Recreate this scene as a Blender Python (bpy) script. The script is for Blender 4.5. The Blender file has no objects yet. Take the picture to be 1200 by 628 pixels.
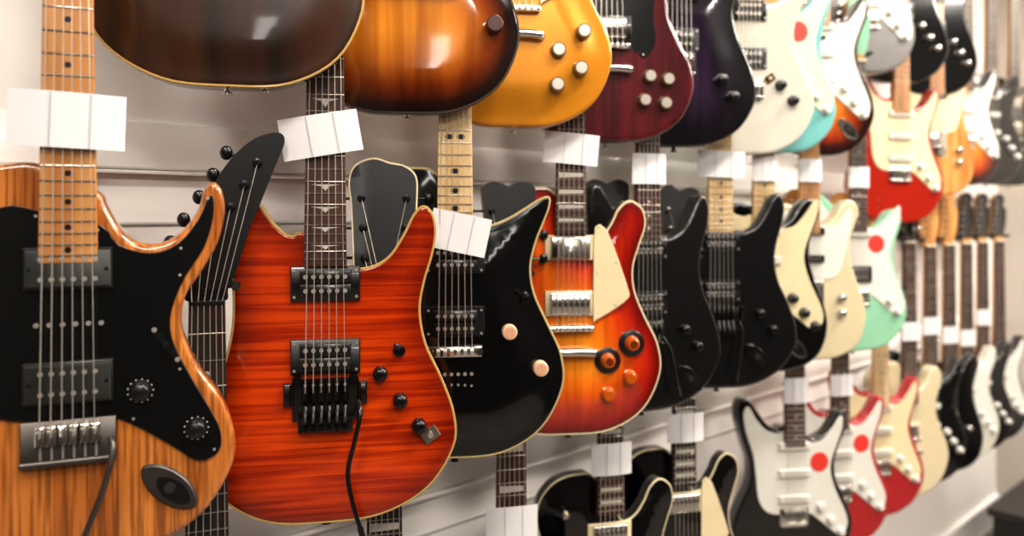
import bpy, bmesh, math, random
import numpy as np
from mathutils import Vector, Matrix
from mathutils.geometry import delaunay_2d_cdt, tessellate_polygon
random.seed(4)
scene = bpy.context.scene
H = 1.5          # eye level
WALL_Y = 0.26

# ------------------------------------------------------------ materials
def lin(h):
    h = h.lstrip('#'); o = []
    for i in (0, 2, 4):
        c = int(h[i:i+2], 16)/255
        o.append(c/12.92 if c <= .04045 else ((c+.055)/1.055)**2.4)
    return (*o, 1)
_m = {}
def newmat(name):
    m = bpy.data.materials.new(name); m.use_nodes = True
    return m, m.node_tree, m.node_tree.nodes['Principled BSDF']
def plain(name, col, rough=.4, metal=0, coat=0, var=.06, nscale=25):
    if name in _m: return _m[name]
    m, nt, b = newmat(name)
    b.inputs['Roughness'].default_value = rough
    b.inputs['Metallic'].default_value = metal
    b.inputs['Coat Weight'].default_value = coat
    b.inputs['Coat Roughness'].default_value = .04
    tc = nt.nodes.new('ShaderNodeTexCoord'); n = nt.nodes.new('ShaderNodeTexNoise')
    n.inputs['Scale'].default_value = nscale; n.inputs['Detail'].default_value = 3
    nt.links.new(tc.outputs['Object'], n.inputs['Vector'])
    r = nt.nodes.new('ShaderNodeValToRGB')
    c = lin(col)
    r.color_ramp.elements[0].color = (*[v*(1-var) for v in c[:3]], 1)
    r.color_ramp.elements[1].color = (*[min(1, v*(1+var)) for v in c[:3]], 1)
    nt.links.new(n.outputs['Fac'], r.inputs['Fac']); nt.links.new(r.outputs['Color'], b.inputs['Base Color'])
    _m[name] = m; return m
def wood(name, c1, c2, sc=(28, 28, 2.2), rough=.3, coat=.8, burst=None, contrast=(.38, .62), bump=0.0, dist=0.6, fine=None):
    """grain wood; burst = colour ramp over the distance-from-edge attribute; fine=(scale xyz, strength) secondary fine grain"""
    if name in _m: return _m[name]
    m, nt, b = newmat(name)
    b.inputs['Roughness'].default_value = rough; b.inputs['Coat Weight'].default_value = coat
    b.inputs['Coat Roughness'].default_value = .04
    tc = nt.nodes.new('ShaderNodeTexCoord'); mp = nt.nodes.new('ShaderNodeMapping')
    mp.inputs['Scale'].default_value = sc
    nt.links.new(tc.outputs['Object'], mp.inputs['Vector'])
    n = nt.nodes.new('ShaderNodeTexNoise'); n.inputs['Scale'].default_value = 1.0
    n.inputs['Detail'].default_value = 5; n.inputs['Distortion'].default_value = dist
    nt.links.new(mp.outputs['Vector'], n.inputs['Vector'])
    r = nt.nodes.new('ShaderNodeValToRGB')
    r.color_ramp.elements[0].position = contrast[0]; r.color_ramp.elements[1].position = contrast[1]
    r.color_ramp.elements[0].color = lin(c1); r.color_ramp.elements[1].color = lin(c2)
    nt.links.new(n.outputs['Fac'], r.inputs['Fac'])
    out = r.outputs['Color']
    if fine:
        mp2 = nt.nodes.new('ShaderNodeMapping'); mp2.inputs['Scale'].default_value = fine[0]
        nt.links.new(tc.outputs['Object'], mp2.inputs['Vector'])
        n2 = nt.nodes.new('ShaderNodeTexNoise'); n2.inputs['Scale'].default_value = 1; n2.inputs['Detail'].default_value = 3
        nt.links.new(mp2.outputs['Vector'], n2.inputs['Vector'])
        r2 = nt.nodes.new('ShaderNodeValToRGB'); r2.color_ramp.elements[0].position = .40; r2.color_ramp.elements[1].position = .55
        v = fine[1]; r2.color_ramp.elements[0].color = (v, v*.9, v*.8, 1); r2.color_ramp.elements[1].color = (1, 1, 1, 1)
        nt.links.new(n2.outputs['Fac'], r2.inputs['Fac'])
        mx = nt.nodes.new('ShaderNodeMix'); mx.data_type = 'RGBA'; mx.blend_type = 'MULTIPLY'; mx.inputs[0].default_value = 1
        nt.links.new(out, mx.inputs[6]); nt.links.new(r2.outputs['Color'], mx.inputs[7]); out = mx.outputs[2]
    if burst:
        at = nt.nodes.new('ShaderNodeAttribute'); at.attribute_name = 'edge'
        ramp = nt.nodes.new('ShaderNodeValToRGB')
        els = ramp.color_ramp.elements
        while len(els) > 1: els.remove(els[-1])
        els[0].position = burst[0][0]; els[0].color = lin(burst[0][1])
        for p, c in burst[1:]:
            e = els.new(p); e.color = lin(c)
        nt.links.new(at.outputs['Fac'], ramp.inputs['Fac'])
        mx = nt.nodes.new('ShaderNodeMix'); mx.data_type = 'RGBA'; mx.blend_type = 'MULTIPLY'
        mx.inputs[0].default_value = 1
        nt.links.new(out, mx.inputs[6]); nt.links.new(ramp.outputs['Color'], mx.inputs[7])
        out = mx.outputs[2]
    nt.links.new(out, b.inputs['Base Color'])
    _m[name] = m; return m

CHROME = plain('chrome_metal', '#c9c6c2', .18, 1)
STEEL = plain('string_steel', '#dcd6cc', .35, .85)
FRET = plain('fret_nickel', '#b8b2a8', .3, 1)
AGED = plain('aged_nickel', '#5d5853', .4, .9, var=.35)
GOLDM = plain('gold_metal', '#c9a45a', .25, 1)
BLKM = plain('black_hardware', '#0b0b0c', .3, .3, .3)
BLKP = plain('black_plastic', '#0a0a0b', .35, 0, .4)
BLKGUARD = plain('black_guard', '#0a0b0b', .2, 0, .8)
CREAMP = plain('cream_plastic', '#d6c8a4', .35, 0, .4)
WHITEP = plain('white_plastic', '#d2d0c8', .35, 0, .4)
GREYCOVER = plain('grey_pickup_cover', '#2f302e', .45, .1, var=.6, nscale=50)
AMBER = plain('amber_knob', '#b4540f', .15, 0, 1)
AMBERD = plain('amber_dark', '#6a2c0a', .15, 0, 1)
KNOBWOOD = plain('tan_knob', '#d8b595', .35, 0, .3)
RED = plain('red_sticker', '#d03a30', .5)
PEARL = plain('pearl_inlay', '#b8b4aa', .3, 0, .5)
BONE = plain('bone_nut', '#ddd6c4', .45)
RUBBER = plain('black_rubber', '#101010', .7)
ROSE = wood('rosewood_board', '#2a1812', '#4a2c20', (60, 60, 5), .5, .1)
EBONY = wood('ebony_board', '#171210', '#2a2320', (60, 60, 5), .45, .1)
MAPLEB = wood('maple_board', '#a8713a', '#c48f55', (40, 40, 3), .35, .5)
MAPLEPALE = wood('pale_maple_board', '#c0a274', '#d6bb8c', (40, 40, 3), .35, .4)
MAHOG = wood('mahogany', '#3a1a10', '#552a18', (40, 40, 3), .35, .6)
NATBACK = wood('maple_neck_wood', '#b07a40', '#cf9a5c', (30, 30, 3), .35, .5)
def gloss(name, col, rough=.12, var=.04): return plain(name, col, rough, 0, 1, var)
BLK = gloss('gloss_black', '#050506')
SATB = plain('satin_black', '#09090a', .28, 0, .6)
HEADBLK = plain('headstock_black', '#08080a', .4, 0, .15)

# ------------------------------------------------------------ mesh builder
class MB:
    def __init__(s): s.v = []; s.f = []; s.mi = []; s.mats = []; s.edge = {}
    def m(s, mat):
        if mat not in s.mats: s.mats.append(mat)
        return s.mats.index(mat)
    def add(s, vs, fs, mat):
        o = len(s.v); s.v += [tuple(p) for p in vs]; k = s.m(mat)
        for f in fs: s.f.append([o+i for i in f]); s.mi.append(k)
        return o
    def box(s, c, d, mat, ch=0.0, rot=0):
        """front face is -y; ch chamfers the front edges"""
        x, y, z = c; a, b, e = d[0]/2, d[1]/2, d[2]/2
        r = [(-a, b, -e), (a, b, -e), (a, b, e), (-a, b, e), (-a, -b+ch, -e), (a, -b+ch, -e), (a, -b+ch, e), (-a, -b+ch, e)]
        fs = [(0, 1, 2, 3), (0, 1, 5, 4), (1, 2, 6, 5), (2, 3, 7, 6), (3, 0, 4, 7)]
        if ch > 0:
            r += [(-a+ch, -b, -e+ch), (a-ch, -b, -e+ch), (a-ch, -b, e-ch), (-a+ch, -b, e-ch)]
            fs += [(4, 5, 9, 8), (5, 6, 10, 9), (6, 7, 11, 10), (7, 4, 8, 11), (8, 9, 10, 11)]
        else: fs += [(4, 5, 6, 7)]
        cr, sr = math.cos(rot), math.sin(rot)
        s.add([(x+p[0]*cr+p[2]*sr, y+p[1], z-p[0]*sr+p[2]*cr) for p in r], fs, mat)
    def lathe(s, c, axis, prof, mat, n=20):
        """prof: (dist along axis, radius)"""
        ax = Vector(axis).normalized(); u = ax.orthogonal().normalized(); w = ax.cross(u); c = Vector(c)
        vs = []; fs = []
        for t, r in prof:
            for i in range(n):
                a = 2*math.pi*i/n
                vs.append(c+ax*t+(u*math.cos(a)+w*math.sin(a))*r)
        for j in range(len(prof)-1):
            for i in range(n):
                fs.append((j*n+i, j*n+(i+1) % n, (j+1)*n+(i+1) % n, (j+1)*n+i))
        fs.append(tuple(range(n))); fs.append(tuple(range((len(prof)-1)*n, len(prof)*n)))
        s.add(vs, fs, mat)
    def cyl(s, c, axis, r, h, mat, n=16, ch=0.0):
        if ch: s.lathe(c, axis, [(0, r), (h-ch, r), (h, r-ch)], mat, n)
        else: s.lathe(c, axis, [(0, r), (h, r)], mat, n)
    def ball(s, c, rx, ry, rz, mat, n=10):
        vs = []; fs = []
        for j in range(1, n):
            t = math.pi*j/n
            for i in range(n):
                a = 2*math.pi*i/n
                vs.append((c[0]+rx*math.sin(t)*math.cos(a), c[1]+ry*math.sin(t)*math.sin(a), c[2]+rz*math.cos(t)))
        for j in range(n-2):
            for i in range(n): fs.append((j*n+i, j*n+(i+1) % n, (j+1)*n+(i+1) % n, (j+1)*n+i))
        fs.append(tuple(range(n))); fs.append(tuple(range((n-2)*n, (n-1)*n)))
        s.add(vs, fs, mat)
    def tube(s, pts, r, mat, n=6, closed=False):
        pts = [Vector(p) for p in pts]; N = len(pts); vs = []; fs = []
        for k, p in enumerate(pts):
            if closed: t = pts[(k+1) % N]-pts[k-1]
            else: t = pts[min(k+1, N-1)]-pts[max(k-1, 0)]
            t.normalize()
            ref = Vector((0, 1, 0)) if abs(t.y) < .95 else Vector((1, 0, 0))
            u = t.cross(ref).normalized(); w = t.cross(u)
            for i in range(n):
                a = 2*math.pi*i/n
                vs.append(p+(u*math.cos(a)+w*math.sin(a))*r)
        for k in range(N if closed else N-1):
            k2 = (k+1) % N
            for i in range(n): fs.append((k*n+i, k*n+(i+1) % n, k2*n+(i+1) % n, k2*n+i))
        if not closed: fs.append(tuple(range(n))); fs.append(tuple(range((N-1)*n, N*n)))
        s.add(vs, fs, mat)
    def prism(s, pts, yf, yb, mat, ch=0.0, tilt=0, z0=0):
        n = len(pts)
        def T(x, y, z): return (x, y+(z-z0)*tilt, z)
        rings = []
        if ch:
            ins = inset(pts, ch); rings = [(ins, yf), (pts, yf+ch), (pts, yb)]
        else: rings = [(pts, yf), (pts, yb)]
        vs = []; fs = []
        for pp, y in rings: vs += [T(p[0], y, p[1]) for p in pp]
        for j in range(len(rings)-1):
            for i in range(n): fs.append((j*n+i, j*n+(i+1) % n, (j+1)*n+(i+1) % n, (j+1)*n+i))
        tri = tessellate_polygon([[Vector((p[0], p[1], 0)) for p in rings[0][0]]])
        fs += [tuple(t) for t in tri]
        o = (len(rings)-1)*n
        fs += [tuple(o+i for i in t) for t in tri]
        s.add(vs, fs, mat)
    def obj(s, name, parent=None, ang=45):
        me = bpy.data.meshes.new(name); me.from_pydata(s.v, [], s.f)
        for m in s.mats: me.materials.append(m)
        me.polygons.foreach_set('material_index', s.mi)
        bm = bmesh.new(); bm.from_mesh(me); bmesh.ops.recalc_face_normals(bm, faces=bm.faces); bm.to_mesh(me); bm.free()
        me.polygons.foreach_set('use_smooth', [True]*len(me.polygons))
        me.set_sharp_from_angle(angle=math.radians(ang))
        me.update()
        o = bpy.data.objects.new(name, me); scene.collection.objects.link(o)
        if parent: o.parent = parent
        return o

def inset(pts, d):
    n = len(pts); P = [Vector(p) for p in pts]
    A = sum(P[i].x*P[(i+1) % n].y-P[(i+1) % n].x*P[i].y for i in range(n))
    sg = 1 if A > 0 else -1
    out = []
    for i in range(n):
        t = (P[(i+1) % n]-P[i-1]).normalized()
        out.append((P[i].x - sg*t.y*d, P[i].y + sg*t.x*d))
    return out
def cr(pts, n=5):
    out = []; N = len(pts); P = [Vector(p) for p in pts]
    for i in range(N):
        a, b, c, d = P[i-1], P[i], P[(i+1) % N], P[(i+2) % N]
        for k in range(n):
            t = k/n
            q = .5*((2*b)+(-a+c)*t+(2*a-5*b+4*c-d)*t*t+(-a+3*b-3*c+d)*t**3)
            out.append((q.x, q.y))
    return out
def mm(l): return [(a/1000, b/1000) for a, b in l]
BODY = {
 'ash': mm([(0,0),(75,6),(132,34),(166,85),(170,125),(156,168),(130,208),(113,252),(116,288),(134,318),(151,350),(159,386),(156,412),(146,422),(136,412),(128,386),(107,360),(82,350),(55,360),(36,392),(26,410),(-26,438),(-62,438),(-104,426),(-138,400),(-148,365),(-132,315),(-119,275),(-124,232),(-144,190),(-165,145),(-167,100),(-140,42),(-76,6)]),
 'strat': mm([(0,0),(70,6),(128,38),(162,95),(162,145),(142,195),(121,240),(116,285),(127,325),(143,362),(149,394),(142,416),(128,416),(114,394),(96,368),(70,352),(46,350),(26,372),(-26,384),(-46,378),(-72,392),(-98,426),(-120,455),(-138,458),(-150,440),(-150,400),(-136,345),(-119,292),(-121,240),(-142,195),(-163,145),(-165,100),(-140,42),(-76,6)]),
 'super': mm([(0,0),(75,6),(138,38),(174,92),(175,138),(157,190),(135,238),(127,285),(133,325),(144,362),(149,395),(144,420),(132,429),(119,416),(105,388),(84,358),(54,344),(26,350),(-26,392),(-46,388),(-68,404),(-86,430),(-101,447),(-117,442),(-125,408),(-123,360),(-119,310),(-121,262),(-133,210),(-150,155),(-155,100),(-134,42),(-76,6)]),
 'lp': mm([(0,0),(75,6),(136,42),(167,105),(163,158),(139,208),(120,255),(117,298),(129,340),(140,375),(134,404),(112,418),(92,404),(79,378),(62,354),(42,342),(26,348),(-26,430),(-60,441),(-104,432),(-136,400),(-144,358),(-131,306),(-117,258),(-128,210),(-157,162),(-167,108),(-138,44),(-75,6)]),
 'eclipse': mm([(0,0),(75,6),(136,42),(170,105),(168,158),(146,208),(125,255),(119,298),(128,338),(140,368),(149,392),(149,407),(134,403),(110,388),(86,374),(62,364),(42,361),(26,364),(-26,440),(-60,452),(-104,444),(-136,410),(-144,362),(-131,306),(-117,258),(-128,210),(-157,162),(-168,108),(-138,44),(-75,6)]),
 'sg': mm([(0,0),(75,6),(138,40),(168,100),(162,152),(138,200),(120,245),(118,290),(130,335),(134,366),(118,382),(98,372),(76,345),(50,322),(26,318),(-26,318),(-50,322),(-78,348),(-102,384),(-122,398),(-138,380),(-134,338),(-120,290),(-122,245),(-140,200),(-163,152),(-168,100),(-138,40),(-75,6)]),
 'tele': mm([(0,0),(80,5),(138,36),(162,95),(157,150),(136,205),(120,255),(118,300),(132,345),(142,375),(134,402),(112,410),(90,392),(72,364),(50,346),(26,350),(-26,392),(-70,400),(-112,394),(-140,366),(-140,330),(-122,280),(-120,240),(-140,190),(-160,140),(-163,92),(-138,36),(-80,5)]),
 'offset': mm([(20,0),(85,10),(138,50),(160,105),(150,160),(128,210),(118,260),(126,310),(140,350),(142,380),(128,398),(106,388),(86,364),(62,346),(40,340),(26,350),(-26,385),(-50,394),(-80,418),(-110,440),(-138,436),(-148,405),(-140,355),(-124,300),(-118,250),(-128,200),(-152,150),(-168,100),(-158,50),(-110,12),(-45,-4)]),
}
PG_STRAT = mm([(26,352),(48,340),(78,346),(106,376),(124,402),(136,404),(134,372),(118,330),(104,290),(103,258),(116,215),(142,160),(150,128),(140,104),(118,102),(95,118),(60,146),(36,158),(-40,158),(-78,170),(-98,205),(-104,262),(-112,318),(-130,370),(-138,420),(-124,440),(-104,408),(-76,378),(-46,368),(-26,372)])
PG_BIG = mm([(30,372),(48,350),(80,340),(108,350),(130,378),(140,402),(146,404),(146,380),(136,345),(116,312),(102,275),(102,245),(116,210),(142,160),(154,132),(152,108),(130,100),(100,122),(60,150),(30,160),(-50,163),(-84,180),(-100,215),(-110,260),(-112,312),(-96,362),(-62,392),(-30,388)])
PG_LP = mm([(44,372),(62,370),(72,352),(88,310),(104,262),(106,246),(84,228),(46,206),(41,210),(41,290)])
PG_SG = mm([(-26,312),(-70,330),(-108,368),(-98,320),(-90,270),(-86,215),(-70,185),(-44,176),(44,176),(70,160),(92,190),(88,240),(94,300),(104,352),(70,325),(26,312)])
PG_TELE = mm([(26,350),(50,338),(78,348),(108,384),(122,378),(116,330),(104,280),(84,222),(44,206),(-44,206),(-86,230),(-100,280),(-112,330),(-104,372),(-60,380),(-26,378)])
HEAD = {
 'point': mm([(-21,0),(-29,14),(-31,34),(-24,66),(-10,102),(8,138),(28,168),(52,190),(78,198),(86,188),(76,160),(60,118),(45,78),(34,42),(25,14),(21,0)]),
 'strat': mm([(-21,0),(-25,10),(-37,22),(-39,32),(-34,80),(-27,140),(-22,166),(-6,184),(14,186),(29,174),(31,158),(24,146),(26,138),(37,128),(41,108),(38,70),(30,34),(24,12),(21,0)]),
 'lp': mm([(-21,0),(-27,10),(-36,24),(-38,44),(-41,95),(-45,148),(-42,162),(-26,169),(-10,165),(0,161),(10,165),(26,169),(42,162),(45,148),(41,95),(38,44),(36,24),(27,10),(21,0)]),
 'round': mm([(-21,0),(-30,10),(-39,26),(-41,60),(-43,110),(-46,142),(-38,164),(-14,174),(8,168),(28,164),(43,150),(44,120),(41,70),(39,28),(30,10),(21,0)]),
}

def smooth(t): t = max(0, min(1, t)); return t*t*(3-2*t)
_bodycache = {}
def body_mesh(kind, r, carve, T, binding):
    key = (kind, r, carve, T)
    if key in _bodycache: return _bodycache[key]
    ol = cr(BODY[kind], 5); O = np.array(ol); n = len(O); O2 = np.roll(O, -1, 0)
    def dist(P):
        P = np.array(P)[:, None, :]; D = (O2-O)[None]; t = ((P-O[None])*D).sum(-1)/np.maximum((D*D).sum(-1), 1e-12)
        t = np.clip(t, 0, 1)[..., None]; q = O[None]+D*t
        return np.sqrt(((P-q)**2).sum(-1)).min(1)
    def inside(P):
        P = np.array(P); x = P[:, 0][:, None]; y = P[:, 1][:, None]
        c = ((O[None, :, 1] > y) != (O2[None, :, 1] > y))
        with np.errstate(divide='ignore', invalid='ignore'):
            xi = (O2[None, :, 0]-O[None, :, 0])*(y-O[None, :, 1])/(O2[None, :, 1]-O[None, :, 1])+O[None, :, 0]
        return (c & (x < xi)).sum(1) % 2 == 1
    pts = []
    for d in (r*.12, r*.35, r*.68, r, r+.006):
        ring = inset(ol, d); dd = dist(ring); ins = inside(ring)
        pts += [p for p, a, b in zip(ring, dd, ins) if b and a > d*.93]
    g = .011; gp = [(x, z) for x in np.arange(-.18, .181, g) for z in np.arange(0, .47, g)]
    dd = dist(gp); ins = inside(gp); pts += [p for p, a, b in zip(gp, dd, ins) if b and a > r+.011]
    allp = ol+pts
    V, E, F, ov, oe, of = delaunay_2d_cdt([Vector((p[0], p[1])) for p in allp], [], [list(range(n))], 1, 1e-6)
    vp = [(v.x, v.y) for v in V]; dv = dist(vp)
    front = []
    for (x, z), d in zip(vp, dv):
        drop = 0
        if d < r: drop += r-math.sqrt(max(0, r*r-(r-d)**2))
        drop += carve*(1-smooth((d-r)/.065))
        front.append((x, drop, z))
    back = []
    for (x, z), d in zip(vp, dv):
        drop = (r-math.sqrt(max(0, r*r-(r-d)**2))) if d < r else 0
        back.append((x, T-drop, z))
    cnt = {}
    for f in F:
        for a, b in zip(f, f[1:]+f[:1]): cnt[(min(a, b), max(a, b))] = cnt.get((min(a, b), max(a, b)), 0)+1
    be = [e for e, c in cnt.items() if c == 1]
    _bodycache[key] = (ol, front, back, F, be, list(dv))
    return _bodycache[key]

def rod(b, x, y, z, r, h, mat, **k): b.cyl((x, y, z), (0, -1, 0), r, h, mat, **k)
def humbucker(b, z, style, x=0):
    if style == 'chrome':
        b.box((x, -.002, z), (.090, .004, .045), CREAMP, .001); b.box((x, -.006, z), (.070, .010, .038), CHROME, .002)
        for i in range(6): rod(b, x-.026+i*.0104, -.0108, z+.010, .0022, .0008, STEEL, n=8)
    elif style == 'chromeb':
        b.box((x, -.002, z), (.090, .004, .045), BLKP, .001); b.box((x, -.006, z), (.070, .010, .038), CHROME, .002)
        for i in range(6): rod(b, x-.026+i*.0104, -.0108, z+.010, .0022, .0008, STEEL, n=8)
    elif style == 'black':
        b.box((x, -.003, z), (.092, .006, .047), BLKP, .0015)
        for dz in (-.0095, .0095):
            b.box((x, -.007, z+dz), (.068, .008, .0175), BLKP, .002)
            for i in range(6): rod(b, x-.026+i*.0104, -.0108, z+dz, .0032, .0012, STEEL, n=8)
        for sx in (-1, 1):
            for sz in (-1, 1): rod(b, x+sx*.041, -.005, z+sz*.018, .002, .002, STEEL, n=8)
    elif style == 'grey':
        b.box((x, -.0035, z), (.086, .010, .045), BLKP, .001)
        b.box((x, -.006, z), (.082, .009, .041), GREYCOVER, .002)
        for dz in (-.011, .011):
            for i in range(6): rod(b, x-.026+i*.0104, -.0104, z+dz, .0028, .0010, STEEL, n=8)
        for sx in (-1, 1): rod(b, x+sx*.037, -.0104, z, .002, .0008, BLKP, n=8)
    elif style in ('sc', 'scb'):
        m = WHITEP if style == 'sc' else BLKP
        pts = cr([(x-.041, z-.004), (x-.036, z-.009), (x+.036, z-.009), (x+.041, z-.004), (x+.041, z+.004), (x+.036, z+.009), (x-.036, z+.009), (x-.041, z+.004)], 3)
        b.prism(pts, -.010, .001, m, .0015)
        for i in range(6): rod(b, x-.026+i*.0104, -.009, z, .0025, .0018, STEEL, n=8)
    elif style == 'p90':
        b.box((x, -.005, z), (.086, .010, .040), BLKP, .002)
        for i in range(6): rod(b, x-.026+i*.0104, -.0098, z, .0026, .001, STEEL, n=8)
def knob(b, x, z, st):
    c = (x, .004, z)
    if st == 'black': b.lathe(c, (0, -1, 0), [(0, .0125), (.007, .0125), (.008, .0105), (.020, .0098), (.0215, .008)], BLKP, 24); b.box((x, -.0178, z+.005), (.001, .001, .006), WHITEP)
    elif st == 'dial':
        b.lathe(c, (0, -1, 0), [(0, .0155), (.006, .0155), (.007, .010), (.018, .0092), (.0195, .0075)], BLKP, 24)
        for i in range(13):
            a = 2*math.pi*i/13; b.box((x+.0130*math.cos(a), -.0024, z+.0130*math.sin(a)), (.0013, .0008, .0013), WHITEP)
    elif st == 'white':
        b.lathe(c, (0, -1, 0), [(0, .0135), (.006, .0135), (.007, .0105), (.018, .0095), (.0195, .008)], WHITEP, 24)
    elif st == 'chrome': b.lathe(c, (0, -1, 0), [(0, .0098), (.017, .0098), (.0205, .007), (.0215, .003)], CHROME, 24)
    elif st == 'blackm': b.lathe(c, (0, -1, 0), [(0, .0098), (.017, .0098), (.0205, .007), (.0215, .003)], BLKM, 24)
    elif st == 'silvercap':
        b.lathe(c, (0, -1, 0), [(0, .014), (.006, .0135), (.017, .0115)], plain('knob_skirt', '#6a5238', .25, 0, .6), 24); b.lathe((x, -.0128, z), (0, -1, 0), [(0, .0098), (.001, .0095)], plain('knob_cap', '#c8c2b8', .3, .6), 20)
    elif st == 'amber':
        b.lathe(c, (0, -1, 0), [(0, .0145), (.005, .014), (.006, .0125), (.017, .0105), (.0185, .009)], AMBER, 24)
    elif st == 'amberb':
        b.lathe(c, (0, -1, 0), [(0, .0235), (.0065, .0235), (.008, .021)], BLKP, 28)
        b.lathe((x, -.003, z), (0, -1, 0), [(0, .0145), (.004, .0135), (.014, .0105), (.0155, .009)], AMBER, 24)
        b.lathe((x, -.0183, z), (0, -1, 0), [(0, .0075), (.0006, .007)], AMBERD, 16)
    elif st == 'tan':
        b.lathe(c, (0, -1, 0), [(0, .012), (.015, .0118), (.0165, .0105)], KNOBWOOD, 24); b.lathe((x, -.012, z), (0, -1, 0), [(0, .0085), (.0012, .0085)], plain('tan_knob_top', '#c69c7c', .4), 20)
    elif st == 'wood':
        b.lathe(c, (0, -1, 0), [(0, .013), (.018, .0125), (.0195, .011)], MAHOG, 24)
def bridge(b, st, z):
    if st == 'floyd':
        b.box((0, -.002, z-.012), (.088, .006, .056), BLKM, .002)
        b.box((0, -.004, z-.045), (.072, .014, .020), BLKM, .003)
        for sx in (-1, 1): rod(b, sx*.037, .002, z+.016, .006, .010, BLKM, n=12)
        b.box((-.050, -.004, z-.004), (.010, .008, .030), BLKM, .002); b.box((.050, -.004, z-.004), (.010, .008, .030), BLKM, .002)
        for i in range(6):
            x = -.026+i*.0104
            b.box((x, -.009, z), (.0092, .012, .030), BLKM, .0025)
            rod(b, x, -.012, z+.010, .002, .004, STEEL, n=8)
            b.lathe((x, -.010, z-.020), (0, -.55, -1), [(0, .0035), (.022, .0035), (.024, .0028)], BLKM, 10)
        for i in range(6): rod(b, -.026+i*.0104, -.010, z-.048, .0036, .006, BLKM, n=12)
    elif st in ('trem', 'tremb', 'trema'):
        m = {'trem': CHROME, 'tremb': BLKM, 'trema': AGED}[st]
        b.box((0, -.002, z-.008), (.092 if st == 'trema' else .078, .005, .046), m, .001)
        b.box((0, -.004, z-.030), (.092 if st == 'trema' else .072, .012, .006), m, .001)
        for i in range(6):
            x = -.0265+i*.0106
            b.box((x, -.008, z), (.0096, .009, .022), CHROME if st != 'tremb' else BLKM, .002)
            rod(b, x-.002, -.012, z+.006, .0012, .004, STEEL, n=6); b.tube([(x, -.007, z-.026), (x, -.007, z-.010)], .0014, STEEL)
            rod(b, x, -.004, z+.012, .0025, .002, STEEL, n=8)
    elif st == 'tom':
        b.tube([(-.040, -.009, z), (.040, -.009, z)], .0058, CHROME, 10)
        b.box((0, -.013, z), (.070, .004, .009), CHROME, .001)
        for i in range(6): b.box((-.026+i*.0104, -.0155, z), (.005, .003, .007), STEEL, .001)
        for sx in (-1, 1):
            rod(b, sx*.037, .003, z, .0055, .012, CHROME, n=12); rod(b, sx*.041, .003, z-.044, .008, .014, CHROME, n=16, ch=.002)
        b.tube([(-.043, -.010, z-.044), (-.02, -.0105, z-.042), (.02, -.0105, z-.042), (.043, -.010, z-.044)], .0075, CHROME, 12)
    elif st == 'thru':
        b.box((0, -.005, z), (.084, .010, .016), CHROME, .002)
        for i in range(6): b.box((-.026+i*.0104, -.0110, z), (.006, .004, .011), STEEL, .001)
        for sx in (-1, 1): rod(b, sx*.038, .003, z, .0055, .014, CHROME, n=12)
        for i in range(6): rod(b, -.026+i*.0104, 0, z-.036, .003, .0015, STEEL, n=8)
        for i in range(6): rod(b, -.026+i*.0104, 0, z-.052-abs(i-2.5)*.001, .002, .0015, STEEL, n=8)
    elif st == 'tele':
        b.box((0, -.001, z+.01), (.086, .004, .085), CHROME, .001)
        for i in range(3): b.tube([(-.03+i*.021, -.008, z), (-.012+i*.021, -.008, z)], .004, CHROME, 8)
    elif st == 'acoustic':
        b.box((0, -.004, z), (.15, .010, .028), MAHOG, .003); b.box((0, -.010, z+.004), (.075, .006, .003), BONE)
        for i in range(6): b.ball((-.028+i*.0112, -.010, z-.006), .003, .003, .003, BONE, 8)

def headstock(b, kind, z0, face, side, hw, tilt, bind=None, scale=1.0):
    pts = [(x*(scale if z > .02 else 1), z0+z*scale) for x, z in cr(HEAD[kind][:-1]+[HEAD[kind][-1]], 4)[:-3]]
    tl = tilt; yf = -.006 if tilt else -.002
    b.prism(pts, yf, yf+.0005, face, 0, tl, z0)
    b.prism(pts, yf+.0005, yf+.015, side, 0, tl, z0)
    if bind: b.tube([(p[0], yf+.001+(p[1]-z0)*tl, p[1]) for p in pts], .0016, bind, 6)
    posts = []
    if kind in ('lp', 'round'):
        for i in range(3):
            for sx in (-1, 1): posts.append((sx*(.026+.002*i)*scale, z0+(.040+.040*i)*scale, sx, 0))
    elif kind == 'strat':
        for i in range(6): posts.append((-.021+.0025*i, z0+.036+.0245*i, -1, 0))
    else:
        for i in range(6): posts.append(((-.017+.0105*i+(.0012*i*i if i < 4 else .0155+.004*(i-4)))*scale, z0+(.030+.0262*i)*scale, -1, .35))
    for x, z, sx, sl in posts:
        y = yf+(z-z0)*tl
        b.lathe((x, y+.001, z), (0, -1, 0), [(0, .0068), (.002, .0062), (.0025, .0035), (.010, .003), (.011, .0035), (.012, .003)], hw, 14)
        ex = .032 if kind in ('lp', 'round') else (.036 if kind == 'point' else .027)
        d = Vector((sx, 0, sl)).normalized()
        y2 = y+(.010 if kind == 'point' else .018)
        b.tube([(x, y2, z), tuple(Vector((x, y2, z))+d*ex)], .0022, hw, 8)
        c = Vector((x, y2, z))+d*(ex+.004)
        b.ball(tuple(c), .008, .0048, .0095, hw, 10)
        b.box((x, y+.018, z), (.015, .008, .016), hw, .002)
    return posts

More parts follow.
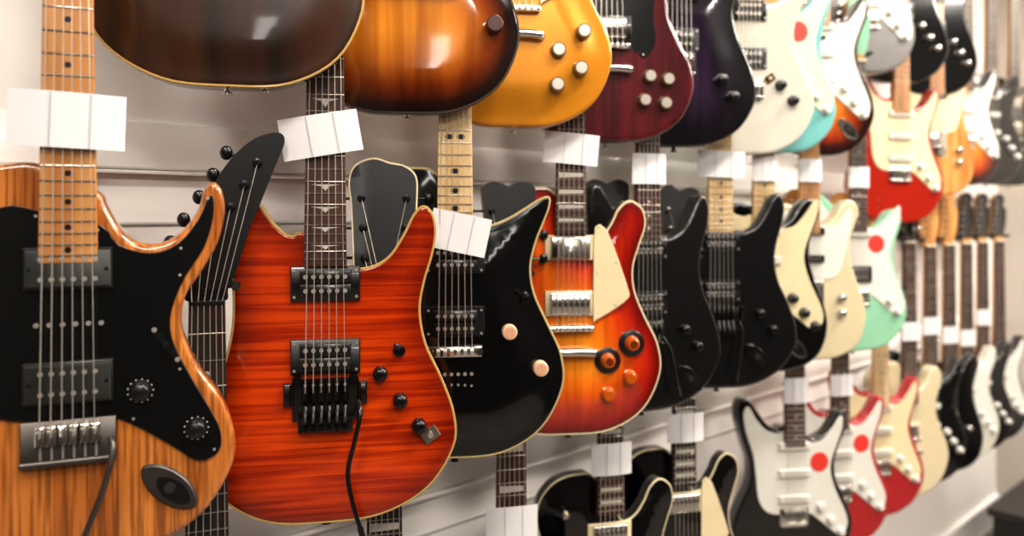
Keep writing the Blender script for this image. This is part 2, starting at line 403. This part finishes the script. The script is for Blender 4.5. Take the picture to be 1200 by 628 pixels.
def guitar(kind, x, zb, rot, front, side=None, y=0.0, r=None, carve=0.0, T=.044, bind=None, pg=None, pgm=None,
           pus=(), br='trem', bz=.160, S=.648, board=ROSE, nfr=22, inlay='dots', inl=None, neckm=NATBACK,
           knobs=(), kst='white', head='strat', headm=None, hw=CHROME, arm=None, switch=None, jack=None,
           sticker=None, tag=None, lean=0, hs=1.0, name='electric_guitar', headbind=None, strap2=False, nutm=None):
    side = side or front
    e = bpy.data.objects.new(name, None); e.empty_display_size = .1; scene.collection.objects.link(e)
    e.location = (x, y, H+zb); e.rotation_euler = (0, math.radians(lean), -math.radians(rot))
    if r is None: r = .003 if bind else .007
    ol, fr, bk, F, be, dv = body_mesh(kind, r, carve, T, bind)
    b = MB(); k0 = b.m(front); k1 = b.m(side)
    nf = len(fr)
    b.v = list(fr)+list(bk)
    for f in F: b.f.append(list(f)); b.mi.append(k0)
    for f in F: b.f.append([i+nf for i in f]); b.mi.append(k1)
    for a, c in be: b.f.append([a, c, c+nf, a+nf]); b.mi.append(k1)
    bo = b.obj('body', e, 50)
    at = bo.data.attributes.new('edge', 'FLOAT', 'POINT')
    at.data.foreach_set('value', [min(1.0, d/.12) for d in dv]+[min(.15, d/.12) for d in dv])
    if bind:
        t = MB(); t.tube([(p[0]*.998, carve+r*.75, p[1]) for p in ol], .0022, bind, 6, True); t.obj('binding', e)
    nut = bz+S; fe = nut-(S*(1-2**(-nfr/12))+.008)
    def w(z): return .0565+(.043-.0565)*(z-fe)/(nut-fe)
    nk = MB(); secs = [(fe-.004, .020), (fe+.09, .020), (fe+.13, .017), (nut-.02, .014), (nut, .014), (nut+.02, .015)]
    vs = []; n = 13
    for z, dp in secs:
        for i in range(n):
            a = math.pi*i/(n-1); vs.append((w(z)/2*.99*math.cos(a), -.005+dp*1.3*math.sin(a)**.8, z))
    fs = []
    for j in range(len(secs)-1):
        for i in range(n-1): fs.append((j*n+i, j*n+i+1, (j+1)*n+i+1, (j+1)*n+i))
        fs.append((j*n+n-1, j*n, (j+1)*n, (j+1)*n+n-1))
    fs += [tuple(range(n)), tuple(range((len(secs)-1)*n, len(secs)*n))]
    nk.add(vs, fs, neckm); nk.obj('neck', e)
    fb = MB()
    fb.prism([(-w(fe)/2, fe), (w(fe)/2, fe), (w(nut)/2, nut), (-w(nut)/2, nut)], -.011, -.005, board, .0008)
    fz = [nut-S*(1-2**(-i/12)) for i in range(nfr+1)]
    for i in range(1, nfr+1):
        ww = w(fz[i])-.001; fb.box((0, -.0114, fz[i]), (ww, .0016, .0019), FRET, .0005)
    fb.box((0, -.010, nut+.002), (.043, .010, .005), nutm or BONE, .001)
    inl = inl or PEARL
    for i in (3, 5, 7, 9, 12, 15, 17, 19, 21):
        if i > nfr: continue
        zc = (fz[i]+fz[i-1])/2; hh = (fz[i-1]-fz[i])
        if inlay == 'dots':
            for dx in ((-.011, .011) if i == 12 else (0,)): rod(fb, dx, -.0108, zc, .0032, .0005, inl, n=14)
        elif inlay == 'oval':
            for dx in ((-.009, .009) if i == 12 else (0,)):
                fb.prism([(dx+.0065*math.cos(a), zc+.004*math.sin(a)) for a in [k*math.pi/8 for k in range(16)]], -.0113, -.0108, inl)
        elif inlay == 'trap':
            ww = w(zc)*.40; fb.prism([(-ww, zc-hh*.30), (ww, zc-hh*.22), (ww, zc+hh*.22), (-ww, zc+hh*.30)], -.0113, -.0108, inl)
        elif inlay == 'fin':
            ww = w(zc)*.36; fb.prism([(-ww, zc+hh*.26), (ww, zc+hh*.26), (ww*.3, zc+hh*.10), (0, zc-hh*.28), (-ww*.3, zc+hh*.10)], -.0113, -.0108, inl)
    fb.obj('fretboard', e)
    hd = MB(); tilt = .10 if head in ('lp', 'round') else 0
    posts = headstock(hd, head, nut+.003, headm or neckm, neckm, hw, tilt, headbind, hs); hd.obj('headstock', e)
    if pg:
        g = MB(); P = cr(pg, 3) if pg is not PG_LP else cr(pg, 2)
        off = -.0045 if pg is PG_LP else 0
        g.prism(P, -.0025+off, -.0003+off, pgm or WHITEP, .0008)
        ins = inset(pg, .006)
        for p in ins[::3]: rod(g, p[0], -.0022+off, p[1], .0018, .0008, STEEL, n=8)
        g.obj('pickguard', e)
    if pus:
        p = MB()
        for z, st in pus: humbucker(p, z, st)
        if kind == 'ash':
            for i in range(6): rod(p, -.031+i*.0124, -.002, .2645, .0028, .0016, STEEL, n=10)
        p.obj('pickups', e)
    hwm = MB(); bridge(hwm, br, bz)
    for sx, sz in ([(0, -.001)]+([(.045, .003)] if strap2 else [])):
        hwm.lathe((sx, T*.45, sz+.002), (0, 0, -1), [(0, .004), (.003, .004), (.006, .0035), (.008, .0065), (.010, .0065)], hw if hw is not CREAMP else CHROME, 14)
    if arm:
        hwm.tube(cr_open([Vector(a) for a in arm]), .0032, arm_m(br), 8)
        hwm.tube([arm[-1], tuple(Vector(arm[-1])+(Vector(arm[-1])-Vector(arm[-2])).normalized()*.018)], .0045, BLKP, 8)
    if switch:
        sx, sz, sm = switch
        if sm == 'blade':
            hwm.box((sx, -.0028, sz), (.006, .001, .034), BLKP, 0, -.6); rod(hwm, sx, -.002, sz, .003, .014, BLKP, n=8)
            for d in (-1, 1): rod(hwm, sx-d*.012, -.002, sz+d*.0175, .003, .0015, STEEL, n=8)
        else:
            hwm.lathe((sx, .004, sz), (0, -1, 0), [(0, .0085), (.006, .0085), (.007, .005), (.010, .005)], hw, 16)
            hwm.tube([(sx, -.004, sz), (sx-.004, -.016, sz+.008)], .0022, hw, 8); hwm.ball((sx-.0045, -.018, sz+.009), .004, .004, .005, BLKP if sm == 'black' else CREAMP, 8)
    if jack:
        jx, jz, jk = jack
        if jk == 'boat':
            ca, sa = math.cos(-.75), math.sin(-.75)
            A = [k*math.pi/14 for k in range(28)]
            pts = [(jx+(.038*math.cos(a)*ca-.018*math.sin(a)*abs(math.sin(a))**.2*sa), jz+(.038*math.cos(a)*sa+.018*math.sin(a)*abs(math.sin(a))**.2*ca)) for a in A]
            jm = AGED if br == 'trema' else hw
            hwm.prism(pts, -.004, .002, jm, .0025)
            pts2 = [(jx+.004+(p[0]-jx)*.60, jz-.004+(p[1]-jz)*.60) for p in pts]
            hwm.prism(pts2, -.0046, -.003, BLKP); rod(hwm, jx, -.0035, jz, .006, .003, AGED, n=14)
        elif jk == 'plate':
            hwm.box((jx, -.001, jz), (.024, .005, .018), plain('worn_brass', '#8f8a80', .4, 1) if hw is not GOLDM else GOLDM, .001, -.6)
            rod(hwm, jx, -.002, jz, .004, .005, STEEL, n=10)
    hwm.obj('bridge_and_hardware', e)
    if knobs:
        kb = MB()
        for kk in knobs: knob(kb, kk[0], kk[1], kk[2] if len(kk) > 2 else kst)
        kb.obj('knobs', e)
    st = MB()
    for i in range(6):
        f = (i-2.5)/2.5
        st.tube([(f*.0175, -.0132, nut+.002), (f*.026, -.0165, bz)], .00085-.00006*i, STEEL, 5)
        if posts:
            if head in ('lp', 'round'):
                L = [p for p in posts if p[2] < 0]; R = [p for p in posts if p[2] > 0]
                p = L[i] if i < 3 else R[5-i]
            else: p = posts[i]
            st.tube([(f*.0175, -.0132, nut+.002), (p[0], -.010+(p[1]-nut)*tilt, p[1])], .0005, STEEL, 4)
    st.obj('strings', e)
    if sticker:
        s = MB(); rod(s, sticker[0], -.0026, sticker[1], .025, .0008, RED, n=28); s.obj('round_sticker', e)
    Rz = Matrix.Rotation(-math.radians(rot), 4, 'Z'); base = Matrix.Translation((x, y, H+zb)) @ Rz @ Matrix.Rotation(math.radians(lean), 4, 'Y')
    if tag:
        tz, roll, tw, th, dx = tag
        p = MB(); nx, nz = 14, 1; vs = []; fs = []
        for layer in (0, .0006):
            for j in range(nz+1):
                for i in range(nx+1):
                    u = i/nx*2-1; v = j/nz*2-1
                    vs.append((u*tw/2, .005*abs(u)**2+layer, v*th/2))
        q = (nx+1)*(nz+1)
        for L in (0, 1):
            for j in range(nz):
                for i in range(nx):
                    a = L*q+j*(nx+1)+i; fs.append((a, a+1, a+nx+2, a+nx+1))
        for j in range(nz):
            for i in (0, nx):
                a = j*(nx+1)+i; fs.append((a, a+nx+1, a+nx+1+q, a+q))
        for i in range(nx):
            for j in (0, nz):
                a = j*(nx+1)+i; fs.append((a, a+1, a+1+q, a+q))
        p.add(vs, fs, PAPER)
        for fx in (-.14, .20): p.box((fx*tw, -.0003, 0), (.0009, .0006, th*.97), TAPE)
        p.tube([(-.030, .004, th*.2), (-.030, .026, th*.2), (0, .040, th*.2), (.030, .026, th*.2), (.030, .004, th*.2)], .0011, TAPE, 6)
        o = p.obj('price_tag', None, 60)
        o.matrix_world = base @ Matrix.Translation((dx, -.0185, tz-zb)) @ Matrix.Rotation(math.radians(roll), 4, 'Y')
    hg = MB(); nw = base @ Vector((0, .0, nut+.022)); d = WALL_Y-.012-nw.y
    hg.box((0, d-.004, .0), (.05, .012, .085), BLKM, .002)
    hg.tube([(0, d, 0), (0, .038, 0)], .0045, BLKM, 8)
    ca, sa = math.cos(math.radians(rot)), math.sin(math.radians(rot))
    def R(px, py): return (px*ca+py*sa, -px*sa+py*ca)
    yk = [(-.034, -.018), (-.035, .010), (-.030, .026), (0, .032), (.030, .026), (.035, .010), (.034, -.018)]
    hg.tube([(*R(a, c), 0) for a, c in yk], .0055, RUBBER, 8)
    o = hg.obj('guitar_hanger'); o.location = nw
    return e
def cr_open(P, n=6):
    out = []
    for i in range(len(P)-1):
        a = P[max(i-1, 0)]; b = P[i]; c = P[i+1]; d = P[min(i+2, len(P)-1)]
        for k in range(n):
            t = k/n; out.append(.5*((2*b)+(-a+c)*t+(2*a-5*b+4*c-d)*t*t+(-a+3*b-3*c+d)*t**3))
    out.append(P[-1]); return out
def arm_m(br): return AGED if br == 'trema' else (CHROME if br == 'trem' else BLKM)
PAPER = plain('white_paper', '#d2d0d1', .7, var=.02)
TAPE = plain('clear_tape', '#b2b0b0', .4, var=.03)

# ------------------------------------------------------------ finishes
ASH = wood('natural_ash', '#96521f', '#c47e3c', (26, 26, 1.4), .2, 1, contrast=(.3, .7), dist=1.2, fine=((230, 230, 7), .52))
FLAME = wood('flamed_orange', '#9c2803', '#d04c0a', (4, 4, 130), .15, 1, contrast=(.38, .62), dist=.5,
             burst=[(0, '#a88070'), (.3, '#e8d4c8'), (1, '#ffffff')])
BURST_C = wood('cherry_burst', '#e0d8c8', '#ffffff', (60, 60, 3), .15, 1, burst=[(0, '#5c0a06'), (.16, '#9c1406'), (.40, '#cc3c0a'), (.78, '#e87c1a'), (1, '#ee9428')])
BURST_T = wood('tobacco_burst', '#c4b4a0', '#ffffff', (26, 26, 1.5), .12, 1, burst=[(0, '#120704'), (.12, '#2a0f06'), (.34, '#7c340c'), (.7, '#c0741e'), (1, '#d88e2e')])
BURST_3 = wood('three_tone_burst', '#d8c8b0', '#ffffff', (50, 50, 2.5), .15, 1, burst=[(0, '#0c0503'), (.2, '#3a0f05'), (.42, '#a03a0c'), (1, '#d8862a')])
BURST_P = wood('purple_burst', '#a8a0a8', '#ffffff', (50, 50, 2.5), .15, 1, burst=[(0, '#08060a'), (.2, '#120c16'), (.6, '#221428'), (1, '#2e1c36')])
WALNUT = wood('dark_walnut', '#1a0b04', '#3c1f0c', (16, 16, 1.6), .25, .7, contrast=(.35, .66), dist=1.2)
GOLDT = plain('gold_top', '#d28c20', .25, .25, 1, .05, 200)
CHERRY = wood('dark_cherry', '#400e12', '#5a151a', (50, 50, 3), .2, 1)
WHT = gloss('gloss_white', '#c8c5b9'); CRM = gloss('gloss_cream', '#ccc0a0'); TEAL = gloss('gloss_teal', '#76b4b2')
MINT = gloss('gloss_mint', '#90c2a4'); REDG = gloss('gloss_red', '#a00e14'); SILV = plain('silver_finish', '#8c8a88', .3, .6, 1)
REDO = gloss('gloss_orange_red', '#9c200e')
GOLDBIND = plain('aged_binding', '#b09050', .4, 0, .4)

HB = 'black'
SSS = ((.335, 'sc'), (.265, 'sc'), (.198, 'sc'))
KS = ((.072, .175), (.100, .140), (.128, .108))
# ---- middle row
guitar('ash', .204, -.385, 20, ASH, r=.008, pg=PG_BIG, pgm=BLKGUARD, pus=((.325, 'grey'), (.202, 'grey')), br='trema', bz=.146, S=.652,
       board=MAPLEB, inlay='dots', inl=BLKP, nfr=21, knobs=((.070, .186), (.128, .138)), kst='dial', switch=(.096, .236, 'blade'), jack=(.100, .074, 'boat'),
       arm=[(.040, -.010, .140), (.044, -.020, .128), (.036, -.026, .09), (.014, -.030, .03), (.008, -.030, .0)], tag=(.100, 2, .112, .060, 0))
guitar('super', .513, -.420, 31, FLAME, wood('amber_side', '#7a2c0c', '#a04a18', (20, 20, 4), .25, .8), bind=GOLDBIND, pus=((.325, HB), (.226, HB)), br='floyd', bz=.180, S=.635,
       board=ROSE, inlay='fin', nfr=22, knobs=((.073, .200), (.100, .162), (.126, .126)), kst='blackm', hw=BLKM, switch=(.099, .230, 'black'), jack=(.142, .112, 'plate'),
       arm=[(.044, -.008, .165), (.046, -.022, .150), (.040, -.026, .12), (.030, -.028, .075), (.036, -.030, .035), (.046, -.030, .0)], tag=(.105, -10, .105, .056, -.006), headm=BLK)
guitar('eclipse', .735, -.382, 36, BLK, bind=plain('thin_binding', '#b09e70', .4, 0, .4), carve=.008, pus=((.312, HB), (.214, HB)), br='thru', bz=.168, S=.645,
       board=MAPLEPALE, inlay='oval', inl=BLKP, nfr=22, knobs=((.085, .197), (.134, .139)), kst='tan', hw=BLKM, switch=(.112, .248, 'black'), head='lp', headm=BLK,
       tag=(-.030, 12, .092, .060, .006), neckm=MAPLEPALE)
guitar('lp', .994, -.396, 36, BURST_C, MAHOG, bind=CREAMP, carve=.010, T=.052, pg=PG_LP, pgm=CREAMP, pus=((.335, 'chrome'), (.236, 'chrome')), br='tom', bz=.192, S=.628,
       board=ROSE, inlay='trap', neckm=MAHOG, knobs=((.112, .163, 'amberb'), (.068, .133, 'amberb'), (.108, .102, 'amber'), (.068, .072, 'amber')), head='lp', headm=BLK,
       switch=(-.09, .37, 'white'), tag=(.114, 5, .098, .055, 0))
guitar('super', 1.210, -.392, 22, SATB, hw=BLKM, pus=((.325, HB), (.215, HB)), br='tremb', bz=.165, board=ROSE, knobs=((.085, .16), (.115, .125)), kst='blackm', jack=(.1, .06, 'boat'),
       headm=SATB, inlay='dots', arm=[(.03, -.012, .15), (.045, -.02, .12), (.06, -.02, .05)], tag=(.087, 0, .075, .060, 0))
guitar('super', 1.468, -.385, 38, SATB, hw=BLKM, pus=((.325, HB), (.215, HB)), br='floyd', bz=.170, board=MAPLEPALE, inl=BLKP, knobs=((.090, .165), (.118, .130)), kst='blackm', jack=(.085, .070, 'boat'),
       arm=[(.04, -.012, .15), (.045, -.02, .12), (.03, -.03, .04)], headm=SATB, tag=(.107, 2, .105, .058, 0))
guitar('tele', 1.650, -.375, 36, BLK, pg=PG_STRAT, pgm=CREAMP, pus=SSS, br='tremb', board=MAPLEPALE, inl=BLKP, knobs=KS, kst='black', jack=(.08, .06, 'boat'), tag=(.104, 0, .062, .058, 0))
guitar('tele', 1.870, -.375, 34, CRM, pg=PG_TELE, pgm=WHITEP, pus=((.33, 'scb'), (.26, 'scb')), br='tele', bz=.150, board=MAPLEB, inl=BLKP, knobs=((.09, .16), (.09, .12)), kst='chrome', head='strat', tag=(.108, 0, .062, .058, 0))
guitar('offset', 2.150, -.385, 32, MINT, pg=PG_STRAT, pgm=WHITEP, pus=((.33, 'sc'), (.215, HB)), board=ROSE, knobs=((.10, .14, 'white'), (.125, .11, 'white')), kst='black', headm=MINT, sticker=(.060, .300), tag=(.10, 0, .062, .058, 0))
# ---- upper row
guitar('lp', .376, .160, 26, WALNUT, bind=GOLDBIND, carve=.006, T=.055, pus=((.33, 'chrome'), (.235, 'chrome')), br='tom', bz=.20, S=.628, neckm=MAHOG, head='lp', headm=BLK, strap2=True)
guitar('lp', .645, .150, 34, BURST_T, MAHOG, bind=plain('dark_binding', '#2a1a10', .4), carve=.010, T=.055, br='acoustic', bz=.186, S=.628, knobs=((.130, .132, 'wood'),), neckm=MAHOG, head='lp', headm=BLK)
guitar('lp', .862, .145, 36, GOLDT, GOLDT, carve=.012, T=.05, pus=((.335, 'p90'), (.236, 'chrome')), br='tom', bz=.195, S=.628, pg=PG_LP, pgm=CREAMP,
       knobs=((.115, .160), (.072, .128), (.110, .098), (.070, .070)), kst='silvercap', neckm=MAHOG, head='lp', headm=BLK)
guitar('sg', 1.095, .132, 36, CHERRY, pg=PG_SG, pgm=BLKGUARD, pus=((.30, 'chromeb'), (.215, 'chromeb')), br='tom', bz=.18, S=.628, r=.009, T=.038,
       knobs=((.080, .125), (.115, .120), (.070, .080), (.110, .075)), kst='silvercap', neckm=MAHOG, head='lp', headm=BLK)
guitar('super', 1.312, .137, 34, BURST_P, BLK, hw=BLKM, pus=((.325, HB), (.22, HB)), br='trem', bz=.18, knobs=((.095, .14), (.120, .105)), kst='black', headm=BLK, carve=.006)
guitar('strat', 1.580, .135, 36, WHT, hw=GOLDM, pus=((.33, HB), (.22, HB)), br='trem', knobs=((.08, .16), (.11, .125)), kst='black', jack=(.055, .175, 'plate'), headm=WHT)
guitar('offset', 1.715, .145, 32, TEAL, pg=PG_STRAT, pgm=plain('mint_guard', '#c2cab0', .35, 0, .4), pus=SSS, knobs=KS, sticker=(.055, .295), headm=TEAL, kst='white')
guitar('strat', 1.925, .150, 32, BURST_3, BLK, pg=PG_STRAT, pgm=WHITEP, pus=SSS, knobs=KS, kst='white', board=MAPLEB, inl=BLKP, jack=(.085, .07, 'boat'))
guitar('strat', 2.22, .40, 28, SILV, pus=SSS, pg=PG_STRAT, pgm=WHITEP, knobs=KS)
guitar('super', 2.45, .40, 30, BLK, pus=((.325, HB), (.22, HB)), hw=CHROME, knobs=KS, kst='chrome', br='trem')
guitar('super', 2.72, .39, 30, BLK, pus=((.325, HB), (.22, HB)), hw=CHROME, knobs=KS, kst='chrome', br='floyd')
# ---- far shifted middle row
guitar('strat', 2.45, -.03, 28, REDO, pg=PG_STRAT, pgm=CREAMP, pus=SSS, knobs=KS, board=MAPLEB, inl=BLKP)
guitar('tele', 2.74, .06, 28, wood('butterscotch', '#a06a34', '#c89658', (40, 40, 3), .25, .9), pg=PG_TELE, pgm=CREAMP, pus=((.33, 'scb'),), br='tele', board=MAPLEB, inl=BLKP, knobs=((.09, .15), (.09, .11)), kst='chrome')
guitar('strat', 3.03, .10, 26, BURST_3, BLK, pg=PG_STRAT, pgm=WHITEP, pus=SSS, knobs=KS)
guitar('strat', 3.30, .11, 26, BLK, pg=PG_STRAT, pgm=BLKGUARD, pus=SSS, knobs=KS)
guitar('lp', 3.58, .11, 26, BLK, bind=CREAMP, pus=((.335, 'chrome'), (.236, 'chrome')), br='tom', bz=.19, S=.628, head='lp', headm=BLK, carve=.01)
# ---- lower row
LY = .04
guitar('super', .368, -.923, 22, SATB, y=LY, hw=BLKM, pus=((.325, HB), (.22, HB)), br='floyd', board=EBONY, head='point', headm=HEADBLK, neckm=SATB, hs=1.10, nutm=BLKP)
guitar('lp', .632, -1.03, 30, BLK, y=LY, hw=BLKM, pus=((.325, HB), (.22, HB)), br='tom', bz=.19, S=.725, board=EBONY, head='round', headm=HEADBLK, neckm=SATB, headbind=CREAMP, hs=1.12, inlay='trap', nutm=BLKP)
guitar('lp', .887, -1.03, 30, BLK, y=LY, hw=BLKM, pus=((.325, HB), (.22, HB)), br='tom', bz=.19, S=.715, board=ROSE, head='lp', headm=HEADBLK, neckm=MAHOG, tag=(-.53, 0, .09, .06, 0), inlay='trap', hs=1.05)
guitar('lp', 1.147, -.950, 28, BLK, y=LY, bind=CREAMP, carve=.01, pus=((.325, 'chrome'), (.22, 'chrome')), br='tom', bz=.19, S=.655, board=ROSE, head='lp', headm=HEADBLK, neckm=MAHOG, tag=(-.475, 0, .082, .062, 0),
       inlay='trap', knobs=((.11, .16), (.07, .13), (.11, .1), (.07, .07)), kst='black', switch=(-.09, .37, 'white'))
guitar('lp', 1.389, -.950, 28, BLK, y=LY, bind=CREAMP, carve=.01, pg=PG_LP, pgm=CREAMP, pus=((.325, 'chrome'), (.22, 'chrome')), br='tom', bz=.19, S=.645, board=EBONY, head='lp', headm=HEADBLK, neckm=MAHOG,
       tag=(-.46, 0, .085, .062, 0), inlay='trap', knobs=((.11, .16), (.07, .13), (.11, .1), (.07, .07)), kst='black')
guitar('strat', 1.873, -.935, 34, BLK, y=LY, pg=PG_STRAT, pgm=WHITEP, pus=SSS, knobs=KS, sticker=(.070, .290), tag=(-.455, 0, .068, .066, 0), neckm=NATBACK)
guitar('strat', 2.130, -.940, 30, REDG, y=LY, pg=PG_STRAT, pgm=WHITEP, pus=SSS, knobs=KS, sticker=(.070, .290), tag=(-.48, 0, .07, .06, 0))
guitar('strat', 2.400, -.925, 28, REDG, y=LY, pg=PG_STRAT, pgm=CREAMP, pus=SSS, knobs=KS, board=MAPLEPALE, inl=BLKP)
guitar('lp', 2.620, -.92, 26, CRM, y=LY, pus=((.325, 'chrome'), (.22, 'chrome')), br='tom', bz=.19, S=.635, head='lp', headm=BLK, neckm=MAHOG, tag=(-.38, 0, .07, .06, 0))
guitar('strat', 2.80, -.92, 26, BLK, y=LY, pg=PG_STRAT, pgm=BLKGUARD, pus=SSS, knobs=KS, tag=(-.38, 0, .07, .06, 0))
guitar('tele', 2.98, -.92, 26, BLK, y=LY, pus=((.33, 'scb'),), br='tele', knobs=((.09, .15),), kst='chrome', tag=(-.43, 0, .07, .06, 0))
guitar('strat', 3.16, -.92, 26, WHT, y=LY, pg=PG_STRAT, pgm=WHITEP, pus=SSS, knobs=KS, tag=(-.46, 0, .07, .06, 0), headm=BLK)
guitar('strat', 3.34, -.92, 26, BLK, y=LY, pg=PG_STRAT, pgm=BLKGUARD, pus=SSS, knobs=KS, tag=(-.40, 0, .07, .06, 0), headm=BLK)
guitar('strat', 3.54, -.92, 26, BLK, y=LY, pg=PG_STRAT, pgm=WHITEP, pus=SSS, knobs=KS, headm=BLK)

# ------------------------------------------------------------ room
def slab(name, lo, hi, mat):
    b = MB(); c = [(a+d)/2 for a, d in zip(lo, hi)]; b.box(c, [d-a for a, d in zip(lo, hi)], mat); return b.obj(name)
WALLM = plain('white_wall_paint', '#f4f0ec', .4, var=.02, nscale=3)
X0, X1, Y0, CE = -1.6, 4.3, -3.2, 2.9
slab('wall_north', (X0, WALL_Y, 0), (X1, WALL_Y+.1, CE), WALLM)
slab('wall_east', (X1, Y0, 0), (X1+.1, WALL_Y+.1, CE), plain('warm_grey_paint', '#b9b1a8', .6, var=.03, nscale=3))
slab('wall_west', (X0-.1, Y0, 0), (X0, WALL_Y+.1, CE), plain('taupe_paint', '#4a433e', .6, var=.03, nscale=3))
slab('wall_south', (X0-.1, Y0-.1, 0), (X1+.1, Y0, CE), plain('taupe_paint2', '#332e2a', .6, var=.03, nscale=3))
slab('floor', (X0-.1, Y0-.1, -.1), (X1+.1, WALL_Y+.1, 0), wood('grey_floor', '#6a635d', '#7c756e', (2, 14, 2), .4, .1))
slab('ceiling', (X0-.1, Y0-.1, CE), (X1+.1, WALL_Y+.1, CE+.1), plain('ceiling_paint', '#d8d4cf', .8, var=.02))
RAILM = plain('white_rail', '#f4f0ec', .35, .0, .2, .02)
for k, z in enumerate((.69, .10, -.50, -1.02)):
    b = MB(); b.box(((X0+X1)/2, WALL_Y-.005, H+z), (X1-X0-.002, .010, .070), RAILM, .003)
    b.box(((X0+X1)/2, WALL_Y-.009, H+z-.040), (X1-X0-.002, .018, .005), RAILM, .001)
    b.box(((X0+X1)/2, WALL_Y-.002, H+z-.115), (X1-X0-.002, .004, .006), plain('rail_grey', '#c4c4c2', .4, .2), .001)
    b.obj('trim_%d' % (k+1))
slab('baseboard_north', (X0, WALL_Y-.02, 0), (X1, WALL_Y, .12), RAILM)
DARK = plain('dark_laminate', '#1c1a1a', .4)
b = MB(); b.box((X1-.34, -1.2, .11), (.54, 2.6, .22), DARK, 0); b.box((X1-.34, -1.2, .235), (.56, 2.64, .03), plain('dark_top', '#2a2626', .3), .004); b.obj('display_platform')

# ------------------------------------------------------------ lights
EM, nt, bb = newmat('lamp_diffuser')
bb.inputs['Emission Color'].default_value = (1, .93, .84, 1); bb.inputs['Emission Strength'].default_value = 8
EHL, nt, bb = newmat('highlight_panel_glow')  # glow of the added panel behind the camera, not real daylight
bb.inputs['Emission Color'].default_value = (1, .97, .93, 1); bb.inputs['Emission Strength'].default_value = 9
# added bright panel on the unseen opposite wall, for streaks on glossy upper-row bodies
b = MB(); wx, wz = -1.22, 2.30
b.box((wx, Y0+.012, wz), (.13, .006, .62), EHL)
for dx in (-.085, .085): b.box((wx+dx, Y0+.015, wz), (.04, .03, .70), WHITEP)
for dz in (-.33, .33): b.box((wx, Y0+.015, wz+dz), (.21, .03, .04), WHITEP)
b.obj('highlight_panel')
def lamp(x, y, w, l, power, col=(1, .93, .85)):
    b = MB(); b.box((x, y, CE-.03), (w+.06, l+.06, .06), WHITEP); b.box((x, y, CE-.064), (w, l, .006), EM); b.obj('ceiling_light')
    d = bpy.data.lights.new('ceiling_area', 'AREA'); d.shape = 'RECTANGLE'; d.size = w; d.size_y = l; d.energy = power; d.color = col
    o = bpy.data.objects.new('ceiling_area', d); o.location = (x, y, CE-.08); scene.collection.objects.link(o)
for x, p in ((-.6, 28), (.9, 34), (2.4, 44), (3.7, 42)):
    lamp(x, -.95, .9, .22, p)
for x, p in ((-.4, 44), (1.6, 48), (3.4, 46)):
    lamp(x, -2.4, .9, .3, p)
w = bpy.data.worlds.new('w'); scene.world = w; w.use_nodes = True
w.node_tree.nodes['Background'].inputs[0].default_value = (.9, .92, 1, 1); w.node_tree.nodes['Background'].inputs[1].default_value = .3

# ------------------------------------------------------------ camera
cam = bpy.data.cameras.new('camera'); co = bpy.data.objects.new('camera', cam); scene.collection.objects.link(co)
co.location = (0, -.945, H); co.rotation_euler = (math.radians(90), 0, math.radians(-42.13))
cam.sensor_width = 36; cam.lens = 27; cam.shift_y = -64/1200
cam.dof.use_dof = True; cam.dof.focus_distance = 1.04; cam.dof.aperture_fstop = 2.3
cam.clip_start = .02
scene.camera = co
scene.view_settings.view_transform = 'Standard'
scene.view_settings.exposure = 0.08
scene.view_settings.gamma = 0.86
